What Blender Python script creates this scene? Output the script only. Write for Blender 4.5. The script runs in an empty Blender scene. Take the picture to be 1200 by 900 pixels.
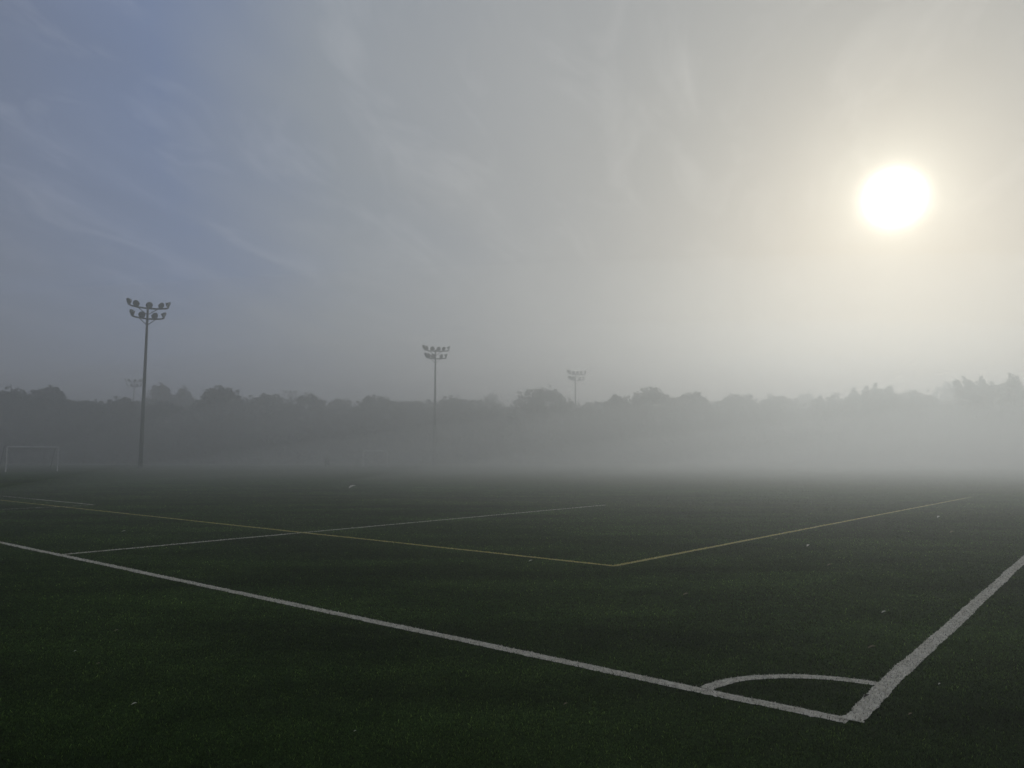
import bpy, math, random
import numpy as np
from mathutils import Vector, Matrix

random.seed(7)
rng = np.random.default_rng(11)
scene = bpy.context.scene
COL = scene.collection
R = math.radians

# ------------------------------------------------------------------ camera frame
FPX, PITCH, EYE = 885.0, math.atan(85.0 / 885.0), 1.6


def ground(px, py):
    """Point of the pitch seen at a pixel of the 1200 x 900 photograph."""
    x, y = (px - 600) / FPX, -(py - 450) / FPX
    d = (x, math.cos(PITCH) - y * math.sin(PITCH), math.sin(PITCH) + y * math.cos(PITCH))
    t = -EYE / d[2]
    return np.array([d[0] * t, d[1] * t])


def at_depth(px, py, Y):
    """(x, z) of a pixel at forward distance Y."""
    x, y = (px - 600) / FPX, -(py - 450) / FPX
    d = (x, math.cos(PITCH) - y * math.sin(PITCH), math.sin(PITCH) + y * math.cos(PITCH))
    t = Y / d[1]
    return d[0] * t, EYE + d[2] * t


# pitch frame: corner, left line direction u, right line direction v
CN = np.array([2.015, 4.766])
U = np.array([-0.7712, 0.6366])
V = np.array([0.6366, 0.7712])


def P(a, b):
    return CN + U * a + V * b


# ------------------------------------------------------------------ helpers
def link(name, me, mat=None, parent=None, smooth=False):
    o = bpy.data.objects.new(name, me)
    COL.objects.link(o)
    if mat is not None:
        me.materials.append(mat)
    if parent is not None:
        o.parent = parent
    if smooth:
        me.polygons.foreach_set("use_smooth", [True] * len(me.polygons))
    return o


def mesh(name, verts, faces):
    me = bpy.data.meshes.new(name)
    me.from_pydata([tuple(map(float, v)) for v in verts], [], [tuple(f) for f in faces])
    me.update()
    return me


def fast_mesh(name, co, k):
    """Mesh of separate k-gons from an (n*k, 3) array."""
    n = len(co) // k
    me = bpy.data.meshes.new(name)
    me.vertices.add(n * k)
    me.vertices.foreach_set("co", np.ascontiguousarray(co, dtype=np.float32).ravel())
    me.loops.add(n * k)
    me.loops.foreach_set("vertex_index", np.arange(n * k, dtype=np.int32))
    me.polygons.add(n)
    me.polygons.foreach_set("loop_start", np.arange(0, n * k, k, dtype=np.int32))
    me.update(calc_edges=True)
    return me


def tag(o, label=None, cat=None, group=None, kind=None):
    if label:
        o["label"] = label
    if cat:
        o["category"] = cat
    if group:
        o["group"] = group
    if kind:
        o["kind"] = kind
    return o


def empty(name, loc, rz=0.0):
    o = bpy.data.objects.new(name, None)
    COL.objects.link(o)
    o.location = loc
    o.rotation_euler = (0, 0, rz)
    o.empty_display_size = 0.3
    return o


class MB:
    """Collects shapes into one mesh."""

    def __init__(self):
        self.v, self.f = [], []

    def tube(self, pts, radii, n=10, caps=True):
        pts = [Vector(p) for p in pts]
        if not hasattr(radii, "__len__"):
            radii = [radii] * len(pts)
        base = len(self.v)
        up = Vector((0, 0, 1))
        prev = None
        for i, p in enumerate(pts):
            d = (pts[min(i + 1, len(pts) - 1)] - pts[max(i - 1, 0)]).normalized()
            if prev is None:
                a = d.cross(up)
                if a.length < 1e-3:
                    a = d.cross(Vector((1, 0, 0)))
            else:
                a = prev - d * prev.dot(d)
            a.normalize()
            prev = a
            b = d.cross(a)
            for k in range(n):
                t = 2 * math.pi * k / n
                self.v.append(p + (a * math.cos(t) + b * math.sin(t)) * radii[i])
        for i in range(len(pts) - 1):
            for k in range(n):
                q = base + i * n
                self.f.append((q + k, q + (k + 1) % n, q + n + (k + 1) % n, q + n + k))
        if caps:
            self.f.append(tuple(base + k for k in reversed(range(n))))
            self.f.append(tuple(base + (len(pts) - 1) * n + k for k in range(n)))
        return self

    def box(self, c, s, M=None):
        base = len(self.v)
        for z in (-1, 1):
            for x, y in ((-1, -1), (1, -1), (1, 1), (-1, 1)):
                p = Vector((x * s[0] / 2, y * s[1] / 2, z * s[2] / 2))
                if M is not None:
                    p = M @ p
                self.v.append(p + Vector(c))
        for f in ((3, 2, 1, 0), (4, 5, 6, 7), (0, 1, 5, 4), (1, 2, 6, 5), (2, 3, 7, 6), (3, 0, 4, 7)):
            self.f.append(tuple(base + k for k in f))
        return self

    def lathe(self, prof, M, n=18, a0=0.0, a1=2 * math.pi):
        """prof: (radius, height) along local z, placed by matrix M."""
        base = len(self.v)
        full = abs(a1 - a0 - 2 * math.pi) < 1e-6
        cols = n if full else n + 1
        for r, h in prof:
            for k in range(cols):
                t = a0 + (a1 - a0) * k / n
                self.v.append(M @ Vector((r * math.cos(t), r * math.sin(t), h)))
        for i in range(len(prof) - 1):
            for k in range(n):
                k2 = (k + 1) % cols
                q = base + i * cols
                self.f.append((q + k, q + k2, q + cols + k2, q + cols + k))
        return self

    def build(self, name, mat, parent=None, smooth=True):
        o = link(name, mesh(name, self.v, self.f), mat, parent)
        if smooth:
            me = o.data
            me.polygons.foreach_set("use_smooth", [True] * len(me.polygons))
            try:
                me.set_sharp_from_angle(angle=R(40))
            except Exception:
                pass
        return o


# ------------------------------------------------------------------ materials
def new_mat(name):
    m = bpy.data.materials.new(name)
    m.use_nodes = True
    nt = m.node_tree
    nt.nodes.clear()
    return m, nt, nt.nodes.new("ShaderNodeOutputMaterial")


def noise_node(nt, coord, scale, detail=4, rough=0.55, stretch=None):
    if stretch is not None:
        mp = nt.nodes.new("ShaderNodeMapping")
        mp.inputs["Scale"].default_value = stretch
        nt.links.new(coord, mp.inputs["Vector"])
        coord = mp.outputs["Vector"]
    n = nt.nodes.new("ShaderNodeTexNoise")
    n.inputs["Scale"].default_value = scale
    n.inputs["Detail"].default_value = detail
    n.inputs["Roughness"].default_value = rough
    nt.links.new(coord, n.inputs["Vector"])
    return n.outputs["Fac"]


def ramp(nt, fac, stops, interp="LINEAR"):
    r = nt.nodes.new("ShaderNodeValToRGB")
    r.color_ramp.interpolation = interp
    e = r.color_ramp.elements
    while len(e) < len(stops):
        e.new(0.5)
    for el, (p, c) in zip(e, stops):
        el.position = p
        el.color = (c[0], c[1], c[2], 1)
    nt.links.new(fac, r.inputs["Fac"])
    return r.outputs["Color"]


def mixc(nt, a, b, fac, mode="MIX"):
    m = nt.nodes.new("ShaderNodeMix")
    m.data_type = "RGBA"
    m.blend_type = mode
    for key, val in (("A", a), ("B", b)):
        sock = [s for s in m.inputs if s.name == key and s.type == "RGBA"][0]
        if isinstance(val, tuple):
            sock.default_value = (*val, 1)
        else:
            nt.links.new(val, sock)
    f = [s for s in m.inputs if s.name == "Factor" and s.type == "VALUE"][0]
    if isinstance(fac, (int, float)):
        f.default_value = fac
    else:
        nt.links.new(fac, f)
    return [s for s in m.outputs if s.type == "RGBA"][0]


def surface(name, c0, c1, scale=3.0, rough=0.7, spec=0.3, bump=0.0, metallic=0.0, transl=0.0, detail=4):
    """Two-tone noisy surface in object space."""
    m, nt, out = new_mat(name)
    tc = nt.nodes.new("ShaderNodeTexCoord").outputs["Object"]
    n = noise_node(nt, tc, scale, detail)
    col = ramp(nt, n, [(0.32, c0), (0.68, c1)])
    b = nt.nodes.new("ShaderNodeBsdfPrincipled")
    b.inputs["Roughness"].default_value = rough
    b.inputs["Specular IOR Level"].default_value = spec
    b.inputs["Metallic"].default_value = metallic
    nt.links.new(col, b.inputs["Base Color"])
    if bump:
        bp = nt.nodes.new("ShaderNodeBump")
        bp.inputs["Strength"].default_value = bump
        bp.inputs["Distance"].default_value = 0.02
        nt.links.new(noise_node(nt, tc, scale * 6, 3), bp.inputs["Height"])
        nt.links.new(bp.outputs["Normal"], b.inputs["Normal"])
    sh = b.outputs[0]
    if transl:
        t = nt.nodes.new("ShaderNodeBsdfTranslucent")
        nt.links.new(col, t.inputs["Color"])
        mx = nt.nodes.new("ShaderNodeMixShader")
        mx.inputs[0].default_value = transl
        nt.links.new(sh, mx.inputs[1])
        nt.links.new(t.outputs[0], mx.inputs[2])
        sh = mx.outputs[0]
    nt.links.new(sh, out.inputs["Surface"])
    return m


def turf_material(name, dark, light, rough, spec, fine, transl):
    m, nt, out = new_mat(name)
    pos = nt.nodes.new("ShaderNodeNewGeometry").outputs["Position"]
    big = noise_node(nt, pos, 0.35, 5, 0.6)
    mid = noise_node(nt, pos, 2.2, 4, 0.6, (1.0, 1.0, 1.0))
    c = mixc(nt, ramp(nt, big, [(0.38, dark), (0.62, light)]), ramp(nt, mid, [(0.35, dark), (0.65, light)]), 0.4)
    band = noise_node(nt, pos, 0.5, 3, 0.5, (0.35, 1.6, 1.0))
    c = mixc(nt, c, ramp(nt, band, [(0.35, (0.65,) * 3), (0.65, (1.35,) * 3)]), 1.0, "MULTIPLY")
    if fine:
        f1 = noise_node(nt, pos, 55, 3, 0.7)
        f2 = noise_node(nt, pos, 9, 4, 0.7)
        c = mixc(nt, c, ramp(nt, f1, [(0.3, (0.45,) * 3), (0.7, (1.5,) * 3)]), 0.9, "MULTIPLY")
        c = mixc(nt, c, ramp(nt, f2, [(0.3, (0.6,) * 3), (0.7, (1.35,) * 3)]), 0.8, "MULTIPLY")
    else:
        rnd = nt.nodes.new("ShaderNodeNewGeometry").outputs["Random Per Island"]
        c = mixc(nt, c, ramp(nt, rnd, [(0.0, (0.2, 0.2, 0.2)), (0.55, (0.7, 0.7, 0.65)), (0.9, (1.6, 1.6, 1.35)), (0.97, (2.4, 2.3, 2.0)), (1.0, (4.5, 4.2, 3.6))]), 1.0, "MULTIPLY")
        sp = nt.nodes.new("ShaderNodeSeparateXYZ")      # shade between fibres painted into the colour: dark root, brightened tip
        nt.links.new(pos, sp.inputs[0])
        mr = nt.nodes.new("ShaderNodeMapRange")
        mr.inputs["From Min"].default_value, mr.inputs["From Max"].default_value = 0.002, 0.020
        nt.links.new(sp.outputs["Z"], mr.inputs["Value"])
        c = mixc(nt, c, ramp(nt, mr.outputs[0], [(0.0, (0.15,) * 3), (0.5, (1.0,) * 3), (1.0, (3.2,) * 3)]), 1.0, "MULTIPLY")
    b = nt.nodes.new("ShaderNodeBsdfPrincipled")
    b.inputs["Roughness"].default_value = rough
    b.inputs["Specular IOR Level"].default_value = spec
    nt.links.new(c, b.inputs["Base Color"])
    if fine:
        bp = nt.nodes.new("ShaderNodeBump")
        bp.inputs["Strength"].default_value = 0.9
        bp.inputs["Distance"].default_value = 0.03
        h = nt.nodes.new("ShaderNodeMath")
        h.operation = "ADD"
        nt.links.new(noise_node(nt, pos, 40, 4, 0.7), h.inputs[0])
        nt.links.new(noise_node(nt, pos, 5, 4, 0.6), h.inputs[1])
        nt.links.new(h.outputs[0], bp.inputs["Height"])
        nt.links.new(bp.outputs["Normal"], b.inputs["Normal"])
    sh = b.outputs[0]
    if transl:
        t = nt.nodes.new("ShaderNodeBsdfTranslucent")
        nt.links.new(c, t.inputs["Color"])
        mx = nt.nodes.new("ShaderNodeMixShader")
        mx.inputs[0].default_value = transl
        nt.links.new(sh, mx.inputs[1])
        nt.links.new(t.outputs[0], mx.inputs[2])
        sh = mx.outputs[0]
    nt.links.new(sh, out.inputs["Surface"])
    return m


M_turf = turf_material("turf_ground", (0.014, 0.033, 0.006), (0.034, 0.068, 0.015), 0.85, 0.03, True, 0)
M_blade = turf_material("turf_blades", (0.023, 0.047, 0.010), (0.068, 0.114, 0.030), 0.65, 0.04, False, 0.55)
M_white = surface("white_line_fibre", (0.38, 0.36, 0.31), (0.66, 0.63, 0.55), 18, 0.7, 0.2, 0.6)
M_worn = surface("worn_line_fibre", (0.045, 0.055, 0.042), (0.085, 0.09, 0.075), 6, 0.8, 0.15, 0.4)
M_yellow = surface("yellow_line_fibre", (0.34, 0.30, 0.11), (0.49, 0.44, 0.18), 14, 0.75, 0.2, 0.4)
def tuft_material(name, c):
    m, nt, out = new_mat(name)
    rnd = nt.nodes.new("ShaderNodeNewGeometry").outputs["Random Per Island"]
    b = nt.nodes.new("ShaderNodeBsdfDiffuse")
    nt.links.new(ramp(nt, rnd, [(0.0, tuple(v * 0.3 for v in c)), (0.6, c), (0.95, tuple(min(0.9, v * 1.35) for v in c)), (1.0, (0.92, 0.9, 0.84))]), b.inputs["Color"])
    nt.links.new(b.outputs[0], out.inputs["Surface"])
    return m


TUFT = {M_white: tuft_material("white_tufts", (0.60, 0.575, 0.50)), M_yellow: tuft_material("yellow_tufts", (0.52, 0.43, 0.10))}
M_pole = surface("galvanised_pole", (0.032, 0.04, 0.038), (0.055, 0.064, 0.06), 2.0, 0.6, 0.3)
M_lamp = surface("lamp_housing", (0.02, 0.024, 0.025), (0.035, 0.04, 0.04), 3.0, 0.5, 0.4)
M_glass = surface("lamp_glass", (0.10, 0.11, 0.11), (0.14, 0.15, 0.15), 3.0, 0.25, 0.5)
M_goal = surface("white_goal_paint", (0.62, 0.62, 0.63), (0.78, 0.78, 0.78), 4.0, 0.45, 0.4)
M_net = surface("net_cord", (0.05, 0.055, 0.06), (0.09, 0.09, 0.095), 4.0, 0.8, 0.2)
M_bin = surface("dark_bin", (0.012, 0.014, 0.015), (0.025, 0.028, 0.028), 4.0, 0.6, 0.3)
M_bark = surface("bark", (0.03, 0.026, 0.022), (0.07, 0.06, 0.05), 3.0, 0.9, 0.1, 0.5)
M_leaf = [surface("foliage_%d" % i, a, b, 0.9, 0.7, 0.1, 0, 0, 0.10) for i, (a, b) in enumerate((
    ((0.018, 0.026, 0.012), (0.045, 0.056, 0.022)),
    ((0.022, 0.026, 0.013), (0.060, 0.058, 0.026)),
    ((0.015, 0.022, 0.013), (0.035, 0.046, 0.024))))]
M_wood = surface("wood_mass", (0.02, 0.028, 0.015), (0.04, 0.048, 0.024), 0.2, 0.9, 0.05)
M_path = surface("pale_path", (0.26, 0.27, 0.30), (0.36, 0.37, 0.40), 0.6, 0.6, 0.4, 0.2)
M_litter = [surface("pale_leaf", (0.55, 0.54, 0.47), (0.8, 0.79, 0.72), 60, 0.5, 0.4, 0, 0, 0.3),
            surface("tan_leaf", (0.14, 0.11, 0.07), (0.28, 0.23, 0.15), 60, 0.6, 0.4, 0, 0, 0.3),
            surface("brown_leaf", (0.03, 0.024, 0.018), (0.07, 0.055, 0.04), 60, 0.5, 0.4, 0, 0, 0.2)]

# ------------------------------------------------------------------ ground
def big_sheet(name, z, half, cy, mat):
    vs = [(-half, cy - half, z), (half, cy - half, z), (half, cy + half, z), (-half, cy + half, z)]
    return link(name, mesh(name, vs, [(0, 1, 2, 3)]), mat)


g = tag(big_sheet("ground", 0.0, 1600, 300, M_turf), "dark green artificial turf pitch fading into fog", kind="structure")


def vnoise(x, seed):
    """smooth 1-D noise"""
    r = np.random.default_rng(seed).normal(size=4096)
    x = np.asarray(x) % 4094
    i = np.floor(x).astype(int)
    f = x - i
    f = f * f * (3 - 2 * f)
    return r[i] * (1 - f) + r[i + 1] * f


def ribbon_points(pts, seed, width, wob):
    """Resample a polyline finely near the camera; returns centre, normal, half-widths."""
    pts = [np.array(p, float) for p in pts]
    out = []
    for a, b in zip(pts[:-1], pts[1:]):
        L = np.linalg.norm(b - a)
        t = 0.0
        while t < L:
            p = a + (b - a) * (t / L)
            out.append(p)
            d = np.linalg.norm(p)
            t += 0.02 if d < 9 else 0.06 if d < 20 else 0.3 if d < 50 else 1.5
    out.append(pts[-1])
    c = np.array(out)
    tan = np.gradient(c, axis=0)
    tan /= np.linalg.norm(tan, axis=1)[:, None]
    nrm = np.stack([-tan[:, 1], tan[:, 0]], 1)
    s = np.concatenate([[0], np.cumsum(np.linalg.norm(np.diff(c, axis=0), axis=1))])
    c = c + nrm * (vnoise(s * 0.9 + 3, seed)[:, None] * wob)
    wl = width / 2 + vnoise(s * 6, seed + 1) * 0.003 + vnoise(s * 45, seed + 2) * 0.004
    wr = width / 2 + vnoise(s * 6, seed + 3) * 0.003 + vnoise(s * 45, seed + 4) * 0.004
    return c, nrm, wl, wr, s


LINES = []


def line(name, label, pts, width, mat, seed, wob=0.006, z=0.004, closed=False):
    c, n, wl, wr, s = ribbon_points(pts, seed, width, wob)
    LINES.append(dict(name=name, label=label, c=c, n=n, wl=wl, wr=wr, mat=mat, z=z, width=width))


arc = [P(0.93 * math.cos(t), 0.93 * math.sin(t)) for t in np.linspace(math.asin(0.06 / 0.93), math.acos(0.0 / 0.93), 40)]
line("goal_line", "long white line running from the near corner to the left edge", [P(-0.025, 0), P(130, 0)], 0.115, M_white, 1)
line("touchline", "widest white line running from the near corner to the right edge", [P(-0.03, 0.02), P(-0.015, 8), P(0, 20), P(0, 150)], 0.125, M_white, 2, 0.006, 0.008)
line("corner_arc", "white quarter circle painted inside the near corner", arc, 0.10, M_white, 3, 0.004)
line("penalty_area_line", "thin white line ending in open turf at centre", [P(12.2, 0.06), P(12.2, 16.5)], 0.11, M_white, 4, 0.004)
line("penalty_area_front", "very faint worn line behind the penalty area", [P(12.26, 16.5), P(50, 16.5)], 0.09, M_worn, 5)
line("goal_area_line", "short faint white line at the far left below the yellow line", [P(25.2, 0.06), P(25.2, 5.75)], 0.09, M_white, 6)
line("goal_area_front", "thin white line ending above the yellow line at far left", [P(25.3, 5.75), P(42, 5.75)], 0.11, M_white, 7)
line("yellow_line", "thin yellow line with a right-angle corner on the turf", [P(3.7, 30), P(4.53, 4.67), P(92, 4.67)], 0.10, M_yellow, 8, 0.004, 0.008)
line("far_line", "hazy white line along the far side through the goals", [P(91.3, -60), P(91.3, 112)], 0.30, M_white, 9, 0.0)

# ------------------------------------------------------------------ grass blades (real geometry near the camera)
def scatter(n, y0, y1, margin):
    """n blades thinning out with distance in a trapezoid widening away from the camera."""
    y = y0 * np.exp(rng.uniform(0, math.log(y1 / y0), n))
    keep = rng.uniform(0, 1, n) < np.clip((y1 - y) / (0.5 * y1), 0, 1)
    y = y[keep]
    n = len(y)
    x = rng.uniform(-1, 1, n) * (0.72 * y + margin)
    return x, y


def blades(x, y, h, w):
    n = len(x)
    a = rng.uniform(0, 2 * np.pi, n)
    lean = rng.uniform(0.1, 1.0, n) * h
    la = a + rng.normal(0, 0.9, n)
    hh = h * rng.uniform(0.45, 1.15, n)
    ww = w * rng.uniform(0.6, 1.3, n)
    co = np.empty((n, 3, 3))
    co[:, 0] = np.stack([x - np.cos(a) * ww / 2, y - np.sin(a) * ww / 2, np.full(n, 0.001)], 1)
    co[:, 1] = np.stack([x + np.cos(a) * ww / 2, y + np.sin(a) * ww / 2, np.full(n, 0.001)], 1)
    co[:, 2] = np.stack([x + np.cos(la) * lean, y + np.sin(la) * lean, hh], 1)
    return co.reshape(-1, 3)


def in_line(L, x, y):
    """mask of points that fall in a painted line (nearest ribbon sample)"""
    c, n = L["c"], L["n"]
    near = np.linalg.norm(c, axis=1) < 34
    c, n, wl, wr = c[near], n[near], L["wl"][near], L["wr"][near]
    if not len(c):
        return np.zeros(len(x), bool)
    lo, hi = c.min(0) - 0.2, c.max(0) + 0.2
    idx = np.nonzero((x > lo[0]) & (x < hi[0]) & (y > lo[1]) & (y < hi[1]))[0]
    m = np.zeros(len(x), bool)
    for k in range(0, len(idx), 4000):
        ii = idx[k:k + 4000]
        p = np.stack([x[ii], y[ii]], 1)
        d2 = ((p[:, None, :] - c[None]) ** 2).sum(2)
        j = d2.argmin(1)
        off = ((p - c[j]) * n[j]).sum(1)
        along = np.sqrt(np.maximum(d2[np.arange(len(ii)), j] - off ** 2, 0))
        jit = rng.normal(0, 0.004, len(ii))
        m[ii] = (off < wl[j] + jit) & (off > -wr[j] + jit) & (along < 0.18) & ~(((j == 0) | (j == len(c) - 1)) & (along > 0.008))
    return m


x, y = scatter(1150000, 3.2, 70.0, 1.6)
sets = [(x, y, 0.020 + 0.0002 * y, 0.00085 * y)]
green = []
tufts = {i: [] for i in range(len(LINES))}
for x, y, h, w in sets:
    free = np.ones(len(x), bool)
    for i, L in enumerate(LINES):
        m = in_line(L, x, y) & free
        if m.any():
            d = np.hypot(x[m], y[m])
            tufts[i].append(blades(x[m], y[m], h[m] * 0.55, w[m] * 1.3) + np.array([0, 0, L["z"]]))
        free &= ~m
    green.append(blades(x[free], y[free], h[free], w[free]))
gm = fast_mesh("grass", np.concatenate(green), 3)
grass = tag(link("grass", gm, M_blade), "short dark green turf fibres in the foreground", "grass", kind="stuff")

for i, L in enumerate(LINES):
    c, n, wl, wr, z = L["c"], L["n"], L["wl"], L["wr"], L["z"]
    k = len(c)
    left = np.concatenate([c + n * wl[:, None], np.full((k, 1), z)], 1)
    right = np.concatenate([c - n * wr[:, None], np.full((k, 1), z)], 1)
    q = np.stack([right[:-1], right[1:], left[1:], left[:-1]], 1).reshape(-1, 3)
    vs, fs = list(map(tuple, q)), [(4 * j, 4 * j + 1, 4 * j + 2, 4 * j + 3) for j in range(k - 1)]
    if tufts[i]:
        t = np.concatenate(tufts[i])
        b = len(vs)
        vs += list(map(tuple, t))
        fs += [(b + 3 * j, b + 3 * j + 1, b + 3 * j + 2) for j in range(len(t) // 3)]
    o = link(L["name"], mesh(L["name"], vs, fs), L["mat"])
    if tufts[i] and L["mat"] in TUFT:
        o.data.materials.append(TUFT[L["mat"]])
        o.data.polygons.foreach_set("material_index", [0] * (k - 1) + [1] * (len(fs) - k + 1))
    tag(o, L["label"], kind="structure")

# pale path behind the far line
def strip(name, pts, w, z, mat):
    pts = [np.array(p, float) for p in pts]
    vs, fs = [], []
    for i, p in enumerate(pts):
        d = pts[min(i + 1, len(pts) - 1)] - pts[max(i - 1, 0)]
        d /= np.linalg.norm(d)
        nn = np.array([-d[1], d[0]])
        for s in (-1, 1):
            vs.append((*(p + nn * s * w / 2), z))
    for i in range(len(pts) - 1):
        fs.append((2 * i, 2 * i + 2, 2 * i + 3, 2 * i + 1))
    return link(name, mesh(name, vs, fs), mat)


tag(strip("path", [(-150, 168), (-95, 156), (-72, 150), (-48, 147), (-30, 143), (-10, 141), (25, 158)], 3.6, 0.004, M_path),
    "pale paved path behind the far line of the pitch", kind="structure")

# ------------------------------------------------------------------ floodlight masts
def rot_to(d):
    return Vector((0, 0, 1)).rotation_difference(Vector(d).normalized()).to_matrix().to_4x4()


def make_mast(loc, face, upper, lower, label, H=22.6):
    """face: compass turn of the concave side, 0 = towards the camera (-Y), positive turns it to +X"""
    root = tag(empty("floodlight_mast", loc, face), label, "floodlight mast", "floodlight masts around the pitch")
    b = MB()
    hs = np.linspace(0, H + 0.3, 9)
    b.tube([(0, 0, h) for h in hs], [0.30 - 0.15 * h / H for h in hs], 14)
    b.box((0, 0, 0.03), (0.8, 0.8, 0.06))
    b.build("pole", M_pole, root)
    for (z, rad, lamps) in ((H, 2.5, upper), (H - 1.5, 2.05, lower)):
        def arm(t):     # t in -1..1 along the bowed arm
            a = t * R(68)
            return Vector((rad * math.sin(a) / math.sin(R(68)), -rad * 0.36 * (1 - math.cos(a)) / (1 - math.cos(R(68))), z + 0.14 * t * t))
        MB().tube([arm(t) for t in np.linspace(-1, 1, 15)], 0.12, 8).build("crossarm", M_pole, root)
        for t in lamps:
            p = arm(t)
            c = p + Vector((0, 0, 0.52))
            aim = Vector((math.sin(t * 1.15) * 0.9, -math.cos(t * 1.15), -0.42)).normalized()
            M = Matrix.Translation(c) @ rot_to(aim)
            lamp = MB().lathe([(0.001, -0.34), (0.13, -0.33), (0.2, -0.22), (0.36, -0.05), (0.44, 0.10), (0.46, 0.12), (0.42, 0.125)], M, 16)
            lo = lamp.build("floodlight", M_lamp, root)
            MB().lathe([(0.42, 0.10), (0.28, 0.128), (0.001, 0.135)], M, 16).build("lens", M_glass, lo)
            side = aim.cross(Vector((0, 0, 1))).normalized()
            br = MB()
            br.tube([c + side * 0.46, p + side * 0.3 + Vector((0, 0, 0.06)), p - side * 0.3 + Vector((0, 0, 0.06)), c - side * 0.46], 0.035, 6)
            br.tube([p, p + Vector((0, 0, 0.08))], 0.06, 6)
            br.build("bracket", M_pole, lo)
        for s in (-1, 1):
            MB().tube([(0, 0, z - 0.95), arm(s * 0.42) - Vector((0, 0, 0.05))], 0.06, 6).build("brace", M_pole, root)
    return root


def mast_at(px, base_y, top_y_arm, Y, *a, **k):
    x, _ = at_depth(px, base_y, Y)
    return make_mast((x, Y, 0), *a, **k)


U5, L4 = (-1, -0.5, 0.05, 0.55, 1), (-0.97, -0.28, 0.35, 0.97)
U6, L5 = (-1, -0.68, -0.2, 0.18, 0.52, 1), (-0.97, -0.6, -0.2, 0.45, 0.97)
mast_at(164.5, 548, 359, 106, R(33), U5, L4, "tall floodlight mast at left, nearest and darkest of the masts")
mast_at(509, 545, 412, 150, R(20), U6, L5, "slim floodlight mast just left of the picture's centre, standing clear of the trees")
mast_at(675, 543, 440, 193, R(24), U6, L5, "hazy floodlight mast right of centre rising out of the treetops")
mast_at(153, 542, 446, 245, R(20), U5, L4, "ghostly floodlight mast head above the trees beside the tall left mast", H=25.8)
mast_at(337.5, 541, 460, 290, R(15), U5, L4, "floodlight mast head barely showing over the treetops between the two left masts", H=26.0)

# ------------------------------------------------------------------ goals
def make_goal(name, pL, pR, H, label):
    pL, pR = np.array(pL), np.array(pR)
    mid = (pL + pR) / 2
    d = pR - pL
    W = float(np.linalg.norm(d))
    root = tag(empty(name, (mid[0], mid[1], 0), math.atan2(d[1], d[0])), label, "goal", "white soccer goals on the far line")
    r = 0.062
    for s in (-1, 1):
        MB().tube([(s * W / 2, 0, 0), (s * W / 2, 0, H - r)], r, 12).build("goalpost", M_goal, root)
    MB().tube([(-W / 2 - r, 0, H), (W / 2 + r, 0, H)], r, 12).build("crossbar", M_goal, root)
    D0, D1 = 0.75, 1.9
    b = MB()
    for s in (-1, 1):
        x = s * W / 2
        b.tube([(x, 0.05, H), (x, D0, H), (x, D1, 0.03)], 0.02, 6)
        b.tube([(x, 0.08, 0.03), (x, D1, 0.03)], 0.025, 6)
    b.tube([(-W / 2, D1, 0.03), (W / 2, D1, 0.03)], 0.025, 6)
    b.build("back_frame", M_net, root)
    nb = MB()
    nx = 30
    for i in range(nx + 1):
        x = -W / 2 + W * i / nx
        nb.tube([(x, 0.06, H - 0.03), (x, D0, H - 0.05), (x, D1, 0.05)], 0.004, 3, False)
    for t in np.linspace(0, 1, 12):
        y, z = D0 + (D1 - D0) * t, (H - 0.05) * (1 - t) + 0.05
        nb.tube([(-W / 2, y, z), (W / 2, y, z)], 0.004, 3, False)
        for s in (-1, 1):
            nb.tube([(s * W / 2, 0.06, z), (s * W / 2, y, z)], 0.004, 3, False)
    nb.build("net", M_net, root, False)
    return root


gx, _ = at_depth(6.6, 552.3, 79.6)
g2, _ = at_depth(67, 551.5, 83.6)
make_goal("soccer_goal", (gx, 79.6), (g2, 83.6), 2.62, "white soccer goal standing at the far left edge of the pitch")
hx, _ = at_depth(425.5, 546, 118.5)
h2, _ = at_depth(453.5, 546, 122.5)
make_goal("soccer_goal", (hx, 118.5), (h2, 122.5), 2.5, "soccer goal almost lost in fog, only its pale crossbar showing, left of the slim mast")

# ------------------------------------------------------------------ litter bin
bx, _ = at_depth(383.5, 546, 122)
bin_ = tag(empty("litter_bin", (bx, 122, 0), 0.2), "dark upright litter bin behind the far line, left of the foggy goal", "bin")
M4 = Matrix.Identity(4)
MB().lathe([(0.001, 0.0), (0.29, 0.0), (0.31, 0.05), (0.32, 1.0), (0.33, 1.02), (0.30, 1.03), (0.29, 0.9), (0.001, 0.88)], M4, 20).build("body", M_bin, bin_)
MB().lathe([(0.33, 1.16), (0.34, 1.2), (0.28, 1.34), (0.14, 1.42), (0.001, 1.44)], M4, 20).build("lid", M_bin, bin_)
for k in range(4):
    t = k * math.pi / 2 + 0.4
    MB().tube([(0.3 * math.cos(t), 0.3 * math.sin(t), 1.0), (0.3 * math.cos(t), 0.3 * math.sin(t), 1.2)], 0.02, 6).build("lid_support", M_bin, bin_)

# ------------------------------------------------------------------ trees
def leaf_quads(centres, size, spread_dir=None):
    n = len(centres)
    a = rng.normal(size=(n, 3))
    a /= np.linalg.norm(a, axis=1)[:, None]
    b = rng.normal(size=(n, 3))
    b -= a * (a * b).sum(1)[:, None]
    b /= np.linalg.norm(b, axis=1)[:, None]
    s = (size * rng.uniform(0.5, 1.25, n))[:, None]
    a, b = a * s, b * s * 0.62
    return np.stack([centres - a, centres - b * 0.9 + a * 0.15, centres + a, centres + b * 1.1 - a * 0.1], 1).reshape(-1, 3)


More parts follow.
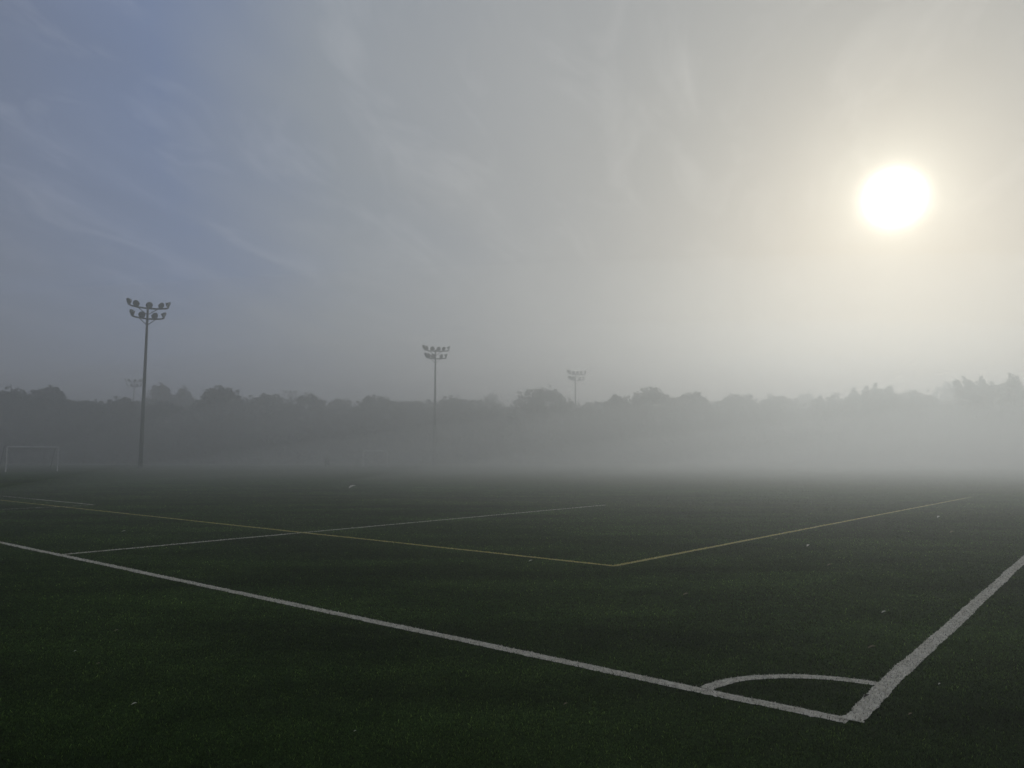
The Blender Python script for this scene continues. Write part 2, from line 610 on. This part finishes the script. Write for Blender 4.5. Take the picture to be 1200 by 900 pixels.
def make_tree(px, top, half, Y, label, style="round", group=None, kind=0):
    x, ztop = at_depth(px, top, Y)
    w = 1.35 * half * Y / FPX
    H = ztop
    root = tag(empty("tree", (x, Y, 0), random.uniform(0, 6.28)), label, "tree", group)
    # trunk and limbs
    tb = MB()
    hs = np.linspace(0, 0.72 * H, 7)
    wob = rng.normal(0, 0.12, (7, 2))
    wob[0] = 0
    tr = max(0.18, H * 0.018)
    axis = [Vector((wob[i, 0] * i * 0.4, wob[i, 1] * i * 0.4, h)) for i, h in enumerate(hs)]
    tb.tube(axis, [tr * (1.25 if i == 0 else 1 - 0.8 * i / 6) for i in range(7)], 9)
    clumps = []
    nlimb = 10
    for i in range(nlimb):
        k = 2 + (i % 4)
        p = axis[k]
        t = 2 * math.pi * i / nlimb + rng.uniform(-0.4, 0.4)
        reach = w * rng.uniform(0.45, 0.8)
        tip = Vector((math.cos(t) * reach, math.sin(t) * reach, min(H * 0.9, p.z + H * rng.uniform(0.1, 0.34))))
        midp = p.lerp(tip, 0.5) + Vector((0, 0, 0.03 * H))
        tb.tube([p, midp, tip], [tr * 0.45, tr * 0.25, tr * 0.08], 6)
        clumps.append((np.array(tip), 1.3, 60))
    if style == "spires":       # upright twigs breaking the top of the crown
        for i in range(15):
            t, r = rng.uniform(0, 6.28), w * math.sqrt(rng.uniform(0.0, 0.75))
            b0 = Vector((r * math.cos(t), r * math.sin(t), 0.74 * H))
            b1 = Vector((b0.x * 1.12, b0.y * 1.12, H * rng.uniform(0.88, 1.0 if style == "spires" else 1.04) * (1 - 0.14 * (r / w) ** 2)))
            tb.tube([axis[4], axis[5].lerp(b0, 0.6), b0, b1], [0.10, 0.08, 0.06, 0.02], 5)
            for q in np.linspace(0, 1, 9):
                c = np.array(b0.lerp(b1, q)) + rng.normal(0, 0.3, 3) * (1 - 0.5 * q)
                clumps.append((c, 1.35 - 0.85 * q, int(46 - 32 * q)))
    tb.build("trunk", M_bark, root)
    # crown: clumps through an uneven volume
    zlo, zhi = (0.10 if style == "low" else 0.16) * H, H * (0.985 if style != "spires" else 0.88)
    ncl = int(150 + 16 * w)
    lobes = [(rng.uniform(0, 6.28), rng.uniform(0.75, 1.12)) for _ in range(5)]
    for _ in range(ncl):
        f = rng.uniform(0, 1) ** 0.75
        z = zlo + (zhi - zlo) * f
        if style == "dome":
            prof = math.sqrt(max(0.02, 1 - max(0, (f - 0.45) / 0.56) ** 2.2)) * (0.8 + 0.2 * min(1, f * 3))
        else:
            prof = math.sqrt(max(0.02, 1 - (max(0, f - 0.42) / 0.6) ** 2)) * (0.82 + 0.18 * min(1, f * 2.5))
        t = rng.uniform(0, 6.28)
        ll = sum(s * max(0, math.cos(t - a)) ** 4 for a, s in lobes)
        r = w * prof * min(1.12, 0.68 + 0.3 * ll) * math.sqrt(rng.uniform(0.08, 1))
        rad = rng.uniform(0.5, 1.15) * (0.75 + 0.02 * H)
        if style != "spires":       # uneven crown top: each side has its own height
            cap = 1 - 0.12 * (0.5 + 0.5 * math.sin(3 * t + lobes[0][0])) * min(1, r / w * 1.6) - 0.05 * rng.uniform()
        else:
            cap = 0.93
        zc = min(z * cap, H * 1.0 - rad * 0.72)
        clumps.append((np.array([r * math.cos(t), r * math.sin(t), zc]), rad, int(42 * rad)))
    for _ in range(int(60 + 9 * w)):        # small loose clumps feathering the outline of the crown
        f = rng.uniform(0.35, 1.0)
        t = rng.uniform(0, 6.28)
        ex = 2.2 if style == "dome" else 2.0
        r = w * math.sqrt(max(0.0, 1 - (max(0, f - 0.42) / 0.58) ** ex)) * rng.uniform(0.72, 1.06)
        cap = 1 - 0.12 * (0.5 + 0.5 * math.sin(3 * t + lobes[0][0])) * min(1, r / w * 1.6)
        z = (zlo + (zhi - zlo) * f) * cap + rng.normal(0.1, 0.35)
        clumps.append((np.array([r * math.cos(t), r * math.sin(t), z]), rng.uniform(0.35, 0.7), 12))
    pts = []
    for c, rad, n in clumps:
        d = rng.normal(size=(n, 3))
        d /= np.linalg.norm(d, axis=1)[:, None]
        d *= (rng.uniform(0.25, 1, n) ** 0.5 * rad)[:, None]
        d[:, 2] *= 0.75
        pts.append(c + d)
    pts = np.concatenate(pts)
    pts = pts[pts[:, 2] > 0.4]
    link("crown", fast_mesh("crown", leaf_quads(pts, 0.30), 4), M_leaf[kind], root)
    return root


TREES = [  # px, top y, half-width px, distance, style, kind, label
    (-60, 462, 44, 158, "round", 0, None),
    (14, 455, 25, 160, "round", 0, "bushy tree cut by the left edge of the photo, behind the goal"),
    (58, 453, 26, 163, "dome", 2, "rounded dark tree directly above the goal's right post, first dome from the left"),
    (102, 468, 28, 167, "round", 0, "lower tree filling the dip between the first dome and the tall left mast"),
    (143, 466, 24, 172, "round", 1, "low tree below the ghostly mast head, left of the tall left mast"),
    (190, 449, 18, 222, "round", 2, "pale far tree whose top shows just right of the tall left mast"),
    (216, 453, 12, 226, "round", 2, "narrow pale far tree in the gap beside the second dome"),
    (196, 471, 32, 176, "low", 0, "low broad tree right of the tall left mast, in front of the pale far one"),
    (262, 451, 30, 178, "dome", 1, "wide domed tree midway between the tall left mast and the litter bin"),
    (312, 461, 28, 184, "round", 0, "flat topped tree below the faintest mast head"),
    (362, 462, 30, 188, "round", 2, "hazy tree behind the litter bin"),
    (398, 467, 22, 198, "low", 1, "lower pale tree between the litter bin and the foggy goal"),
    (440, 464, 32, 186, "round", 0, "hazy spreading tree right above the foggy goal's crossbar"),
    (487, 470, 24, 196, "round", 2, "low tree just left of the slim mast"),
    (532, 466, 27, 190, "round", 1, "hazy tree just right of the slim mast"),
    (577, 461, 15, 236, "round", 2, "pale narrow far tree top in the notch left of the central dome"),
    (566, 476, 24, 190, "low", 0, "low tree in front of the notch left of the central dome"),
    (637, 454, 36, 186, "dome", 1, "large central domed tree left of the mast that rises from the treetops"),
    (684, 477, 22, 184, "low", 0, "low tree hiding the foot of the mast right of centre"),
    (722, 463, 20, 182, "round", 2, "tree stepping up right of the low gap by the mast right of centre"),
    (762, 454, 32, 180, "dome", 0, "long flat domed tree, first right of the low gap"),
    (812, 459, 26, 182, "round", 1, "hazy tree joining the right side of the long flat dome"),
    (865, 461, 32, 186, "round", 2, "even topped pale tree left of the hollow below the sun"),
    (912, 463, 24, 192, "round", 0, "pale tree at the left side of the hollow below the sun"),
    (944, 460, 20, 238, "dome", 2, "very faint far tree in the hollow below the sun"),
    (976, 461, 22, 186, "spires", 1, "ragged topped tree at the right side of the hollow below the sun"),
    (1034, 446, 34, 176, "spires", 0, "tall ragged tree with broken top directly below the sun"),
    (1080, 461, 22, 180, "round", 1, "lower tree between the ragged tree and the tall right one"),
    (1114, 447, 20, 222, "dome", 2, "faint far dome showing left of the tallest right tree"),
    (1168, 434, 38, 164, "spires", 0, "tallest tree with upright sparse branch tips at the right edge"),
    (1120, 472, 28, 172, "low", 2, "low tree in front of the faint far dome at right"),
    (1245, 446, 44, 168, "round", 1, None),
    (1330, 452, 44, 170, "dome", 0, None),
]
for px, top, half, Y, style, kind, label in TREES:
    if label is None:
        label = "tree beyond the left end of the wood" if px < 0 else "tree beyond the right end of the wood"
    make_tree(px, top, half, Y, label, style, "trees along the far side of the pitch", kind)

# the mass of the wood behind and the brush under the trees
n = 120000
ang = rng.uniform(-0.78, 0.78, n)
back = rng.uniform(size=n) < 0.6
dist = np.where(back, rng.uniform(205, 250, n), rng.uniform(172, 205, n))
xx, yy = dist * np.tan(ang), dist
hmax = np.where(back, 16.0 + 1.0 * vnoise(xx * 0.12 + 200, 50), 7.5 + 1.6 * vnoise(xx * 0.2 + 300, 51))
zz = np.maximum(hmax, 1.5) * rng.uniform(0, 1, n) ** np.where(back, 0.6, 1.0)
wood = leaf_quads(np.stack([xx, yy, np.maximum(zz, 0.25)], 1), np.where(back, 1.0, 0.75))
tag(link("far_wood", fast_mesh("far_wood", wood, 4), M_wood), "dense hazy wood and brush closing the far side of the pitch", "wood", kind="stuff")

# ------------------------------------------------------------------ fallen leaves
def make_leaf(px, py, size, rz, kind, label, elong=0.45):
    x, y = ground(px, py)
    n = 7
    vs, fs = [], []
    for i in range(n):
        t = i / (n - 1)
        wd = size * elong * 0.5 * math.sin(math.pi * (0.04 + 0.93 * t)) ** 0.8 * (1.15 - 0.3 * t)
        z = 0.004 + size * 0.10 * math.sin(math.pi * t) + size * 0.18 * t * t
        for k, s in enumerate((-1, 0, 1)):
            vs.append(((t - 0.5) * size, s * wd + rng.normal(0, size * 0.012), z + abs(s) * wd * 0.5))
    for i in range(n - 1):
        for k in range(2):
            q = 3 * i + k
            fs.append((q, q + 3, q + 4, q + 1))
    b = len(vs)
    vs += [(-0.5 * size, -0.01 * size, 0.004), (-0.5 * size, 0.012 * size, 0.004), (-0.78 * size, 0.05 * size, 0.006), (-0.78 * size, 0.035 * size, 0.006)]
    fs.append((b, b + 1, b + 2, b + 3))
    me = mesh("fallen_leaf", vs, fs)
    o = link("fallen_leaf", me, M_litter[kind], None, True)
    o.location = (x, y, 0.016)
    o.rotation_euler = (0.1, -0.1, rz)
    return tag(o, label, "leaf", "leaves scattered on the turf")


LEAVES = [
    (157, 829, 0.034, 0.3, 0, "bright pale leaf lying alone on the dark turf at lower left"),
    (136, 742, 0.045, 0.1, 1, "tan leaf at left, farthest of the small cluster in the dark turf"),
    (88, 766, 0.022, 1.0, 0, "tiny pale fleck, leftmost of the leaves in the lower left turf"),
    (115, 781, 0.03, 0.2, 1, "small tan leaf just below the leftmost pale fleck"),
    (1134, 728, 0.055, 0.5, 0, "white curled leaf just right of the wide right line"),
    (1128, 729, 0.028, 1.2, 0, "tiny white scrap touching the right line's edge beside the curled leaf"),
    (1036, 720, 0.055, 0.2, 0, "pale leaf on turf left of the right line, level with the white curled leaf"),
    (1022, 762, 0.065, 0.0, 1, "long thin straw coloured leaf above the corner arc's right end"),
    (804, 699, 0.07, 0.2, 1, "pale leaf below the yellow corner, left of the corner arc"),
    (1101, 805, 0.022, 0.6, 0, "bright small fleck right of the right line near the corner"),
    (1067, 841, 0.03, 0.3, 1, "small dull leaf on the turf outside the corner, right of where the lines meet"),
    (1016, 820, 0.05, 0.4, 2, "dark brown leaf lying on the wide white line by the corner"),
    (972, 664, 0.07, 0.3, 1, "dull leaf midway between the yellow line and the right line"),
    (947, 641, 0.09, 0.8, 0, "pale leaf right of the yellow line, nearer of the two there"),
    (910, 633, 0.07, 0.5, 1, "small leaf right of the yellow line, farther of the two there"),
    (1100, 607, 0.12, 0.6, 0, "pale leaf far off at right, just nearer than the fading end of the yellow line"),
    (1116, 625, 0.11, 0.2, 1, "dull leaf at right between the far pale leaf and the white line"),
    (413, 572, 0.45, 0.9, 0, "pale scrap far out on the turf, right of the foggy litter bin's foot"),
    (222, 570, 0.32, 0.2, 1, "dull scrap far out on the turf at left below the domed tree"),
    (622, 659, 0.06, 0.3, 0, "pale fleck on turf just below the yellow line near its corner"),
    (145, 624, 0.08, 0.3, 0, "small pale fleck on turf between the thin white line and the yellow line at left"),
    (663, 829, 0.03, 0.4, 1, "small tan leaf below the long white line at the bottom centre"),
    (416, 861, 0.016, 0.4, 0, "tiny pale fleck near the bottom edge left of centre"),
]
for a in LEAVES:
    make_leaf(*a)

# ------------------------------------------------------------------ fog: real scattering volumes
def fog_material(name, density, g, colour, absorb=0.0):
    m, nt, out = new_mat(name)
    s = nt.nodes.new("ShaderNodeVolumeScatter")
    s.inputs["Density"].default_value = density
    s.inputs["Anisotropy"].default_value = g
    s.inputs["Color"].default_value = (*colour, 1)
    sh = s.outputs[0]
    if absorb:
        a = nt.nodes.new("ShaderNodeVolumeAbsorption")
        a.inputs["Density"].default_value = absorb
        a.inputs["Color"].default_value = (0, 0, 0, 1)
        ad = nt.nodes.new("ShaderNodeAddShader")
        nt.links.new(sh, ad.inputs[0])
        nt.links.new(a.outputs[0], ad.inputs[1])
        sh = ad.outputs[0]
    nt.links.new(sh, out.inputs["Volume"])
    return m


def fog_box(name, x0, x1, y0, y1, z0, z1, mat, label):
    b = MB().box(((x0 + x1) / 2, (y0 + y1) / 2, (z0 + z1) / 2), (x1 - x0, y1 - y0, z1 - z0))
    return tag(b.build(name, mat, None, False), label, kind="structure")


G = 0.68
fog_box("fog", -420, 420, -60, 420, -2, 30, fog_material("fog_layer", 0.0025, G, (0.985, 1, 0.985), 0.0004), "thin morning fog over the whole field")
fog_box("ground_fog", -410, 410, -50, 410, -1.5, 9, fog_material("fog_low", 0.0012, G, (0.985, 1, 0.985), 0.0003), "denser fog lying low over the turf")


def fog_bank(name, c, r, mat, label):
    me = MB().lathe([(max(0.001, math.cos(t)), math.sin(t)) for t in np.linspace(-math.pi / 2, math.pi / 2, 25)], Matrix.Translation(c) @ Matrix.Diagonal((*r, 1)), 64)
    return tag(me.build(name, mat, None, False), label, kind="structure")


bank_r = fog_material("fog_bank_right", 0.0020, G, (0.985, 1, 0.985), 0.0002)
for k in (1.0, 0.8, 0.6):      # each bank thickens towards its middle
    fog_bank("fog_bank", (45, 205, -40), (335 * k, 235 * (0.35 + 0.65 * k), 40 + 34 * (0.4 + 0.6 * k)), bank_r, "fog bank drifting over the right half of the field")
bank_n = fog_material("fog_bank_near", 0.0048, G, (0.985, 1, 0.985), 0.0001)
for k in (1.0, 0.88, 0.76, 0.64):
    fog_bank("fog_bank", (67, 50, -12), (119 * k, 102 * k, 11.3 + 7.7 * k), bank_n, "fog bank rolling over the near right side of the pitch")

# ------------------------------------------------------------------ sky and sun
sx, sy = (1048 - 600) / FPX, -(232 - 450) / FPX
SUN = Vector((sx, math.cos(PITCH) - sy * math.sin(PITCH), math.sin(PITCH) + sy * math.cos(PITCH))).normalized()
el, az = math.asin(SUN.z), math.atan2(SUN.x, SUN.y)

w = bpy.data.worlds.new("World")
scene.world = w
w.use_nodes = True
nt = w.node_tree
nt.nodes.clear()
out = nt.nodes.new("ShaderNodeOutputWorld")


def mth(op, a, b=None, clamp=False):
    m = nt.nodes.new("ShaderNodeMath")
    m.operation = op
    m.use_clamp = clamp
    for i, v in enumerate((a, b)):
        if v is None:
            continue
        if isinstance(v, (int, float)):
            m.inputs[i].default_value = v
        else:
            nt.links.new(v, m.inputs[i])
    return m.outputs[0]


dirn = nt.nodes.new("ShaderNodeTexCoord").outputs["Generated"]
nrm = nt.nodes.new("ShaderNodeVectorMath")
nrm.operation = "NORMALIZE"
nt.links.new(dirn, nrm.inputs[0])
dirn = nrm.outputs[0]
dot = nt.nodes.new("ShaderNodeVectorMath")
dot.operation = "DOT_PRODUCT"
nt.links.new(dirn, dot.inputs[0])
dot.inputs[1].default_value = SUN
ang = mth("ARCCOSINE", mth("MINIMUM", dot.outputs["Value"], 0.999999))       # radians from the sun
sep = nt.nodes.new("ShaderNodeSeparateXYZ")
nt.links.new(dirn, sep.inputs[0])
# wispy cloud streaks, laid out on the cloud deck
deck = nt.nodes.new("ShaderNodeCombineXYZ")
zz_ = mth("ADD", mth("MAXIMUM", sep.outputs["Z"], 0.0), 0.12)
nt.links.new(mth("DIVIDE", sep.outputs["X"], zz_), deck.inputs[0])
nt.links.new(mth("DIVIDE", sep.outputs["Y"], zz_), deck.inputs[1])


def deck_noise(rot, sc, scale, detail, rough, dist):
    m0 = nt.nodes.new("ShaderNodeMapping")
    m0.inputs["Rotation"].default_value = (0, 0, rot)
    nt.links.new(deck.outputs[0], m0.inputs["Vector"])
    mp = nt.nodes.new("ShaderNodeMapping")
    mp.inputs["Scale"].default_value = sc
    nt.links.new(m0.outputs[0], mp.inputs["Vector"])
    n = nt.nodes.new("ShaderNodeTexNoise")
    n.inputs["Scale"].default_value = scale
    n.inputs["Detail"].default_value = detail
    n.inputs["Roughness"].default_value = rough
    n.inputs["Distortion"].default_value = dist
    nt.links.new(mp.outputs[0], n.inputs["Vector"])
    return n.outputs["Fac"]


wisps = deck_noise(R(22), (1.5, 0.4, 1), 1.5, 8, 0.55, 0.5)
soft = deck_noise(R(20), (0.7, 1.0, 1), 0.55, 4, 0.5, 0.3)
jang = mth("ADD", ang, mth("MULTIPLY", mth("SUBTRACT", soft, 0.5), 0.35))
jang = mth("SUBTRACT", jang, mth("MULTIPLY", mth("SUBTRACT", wisps, 0.5), 0.14))
A = lambda d: R(d) / math.pi
haze = ramp(nt, mth("DIVIDE", jang, math.pi), [
    (A(0), (0.32, 0.33, 0.31)), (A(9), (0.30, 0.31, 0.30)), (A(18), (0.32, 0.33, 0.325)), (A(27), (0.31, 0.325, 0.335)),
    (A(38), (0.255, 0.285, 0.325)), (A(50), (0.15, 0.20, 0.33)), (A(66), (0.14, 0.165, 0.23)), (A(100), (0.20, 0.20, 0.19)), (A(180), (0.18, 0.18, 0.165))])
# the sun burning through the haze, and its aureole
core = mth("MULTIPLY", mth("EXPONENT", mth("MULTIPLY", mth("POWER", mth("DIVIDE", ang, R(1.12)), 2.0), -1.0)), 6.0)
aur1 = mth("MULTIPLY", mth("EXPONENT", mth("MULTIPLY", mth("DIVIDE", ang, R(1.6)), -1.0)), 1.0)
aur2 = mth("MULTIPLY", mth("EXPONENT", mth("MULTIPLY", mth("DIVIDE", ang, R(7.0)), -1.0)), 0.10)


def tint(val, c):
    m = nt.nodes.new("ShaderNodeMix")
    m.data_type = "RGBA"
    m.blend_type = "MIX"
    v = nt.nodes.new("ShaderNodeVectorMath")
    v.operation = "SCALE"
    v.inputs[0].default_value = c
    nt.links.new(val, v.inputs["Scale"])
    return v.outputs[0]


def addv(a, b):
    v = nt.nodes.new("ShaderNodeVectorMath")
    v.operation = "ADD"
    nt.links.new(a, v.inputs[0])
    nt.links.new(b, v.inputs[1])
    return v.outputs[0]


low = mth("MULTIPLY", mth("EXPONENT", mth("MULTIPLY", mth("DIVIDE", mth("MAXIMUM", sep.outputs["Z"], 0.0), 0.14), -1.0)), 0.05)
high = mth("MULTIPLY", mth("SUBTRACT", sep.outputs["Z"], 0.10), 4.5, True)
fine = deck_noise(R(18), (2.6, 0.9, 1), 2.2, 10, 0.62, 0.9)
fine = mth("MULTIPLY", mth("SUBTRACT", fine, 0.50), 4.0, True)
streak = mth("MULTIPLY", mth("POWER", mth("MULTIPLY", mth("SUBTRACT", wisps, 0.47), 4.0, True), 1.5), 0.03)
streak = mth("MULTIPLY", mth("ADD", streak, mth("MULTIPLY", fine, 0.06)), high)
grey = mth("MULTIPLY", mth("EXPONENT", mth("MULTIPLY", mth("DIVIDE", mth("MAXIMUM", sep.outputs["Z"], 0.0), 0.24), -1.0)), 0.9)
haze = mixc(nt, haze, mixc(nt, haze, (0.225, 0.24, 0.25), 0.7), grey)
haze = addv(haze, tint(streak, (1.0, 0.97, 0.92)))
tot = addv(addv(haze, tint(low, (0.98, 1.0, 1.0))), addv(tint(core, (1, 0.98, 0.86)), addv(tint(aur1, (1, 0.98, 0.80)), tint(aur2, (1, 0.97, 0.78)))))
bg = nt.nodes.new("ShaderNodeBackground")
bg.inputs["Strength"].default_value = 1.0
nt.links.new(tot, bg.inputs["Color"])
sky = nt.nodes.new("ShaderNodeTexSky")
sky.sky_type = "NISHITA"
sky.sun_disc = False
sky.sun_elevation = el
sky.sun_rotation = az
sky.dust_density = 3.0
bs = nt.nodes.new("ShaderNodeBackground")
bs.inputs["Strength"].default_value = 0.006
nt.links.new(sky.outputs[0], bs.inputs["Color"])
ad = nt.nodes.new("ShaderNodeAddShader")
nt.links.new(bg.outputs[0], ad.inputs[0])
nt.links.new(bs.outputs[0], ad.inputs[1])
nt.links.new(ad.outputs[0], out.inputs["Surface"])
w.cycles.sampling_method = "MANUAL"
w.cycles.sample_map_resolution = 1024

sl = bpy.data.lights.new("sun", "SUN")
sl.energy = 0.70
sl.angle = R(10)
sl.color = (0.97, 1.0, 0.94)
so = bpy.data.objects.new("sun", sl)
COL.objects.link(so)
so.rotation_euler = (-SUN).to_track_quat("-Z", "Y").to_euler()
so.location = (30, 50, 40)

# ------------------------------------------------------------------ camera and render settings
cd = bpy.data.cameras.new("camera")
cd.sensor_fit = "HORIZONTAL"
cd.sensor_width = 36.0
cd.lens = FPX / 1200 * 36.0
cd.clip_start, cd.clip_end = 0.05, 6000
cam = bpy.data.objects.new("camera", cd)
COL.objects.link(cam)
cam.location = (0, 0, EYE)
cam.rotation_euler = (math.pi / 2 + PITCH, 0, 0)
scene.camera = cam

scene.render.engine = "CYCLES"
scene.view_settings.view_transform = "Standard"
scene.view_settings.look = "None"
scene.view_settings.exposure = 0
scene.view_settings.gamma = 1
cy = scene.cycles
cy.max_bounces = 6
cy.diffuse_bounces = 2
cy.glossy_bounces = 2
cy.transmission_bounces = 3
cy.volume_bounces = 1
cy.transparent_max_bounces = 40
cy.use_denoising = True
cy.denoiser = "OPENIMAGEDENOISE"
cy.sample_clamp_indirect = 4.0
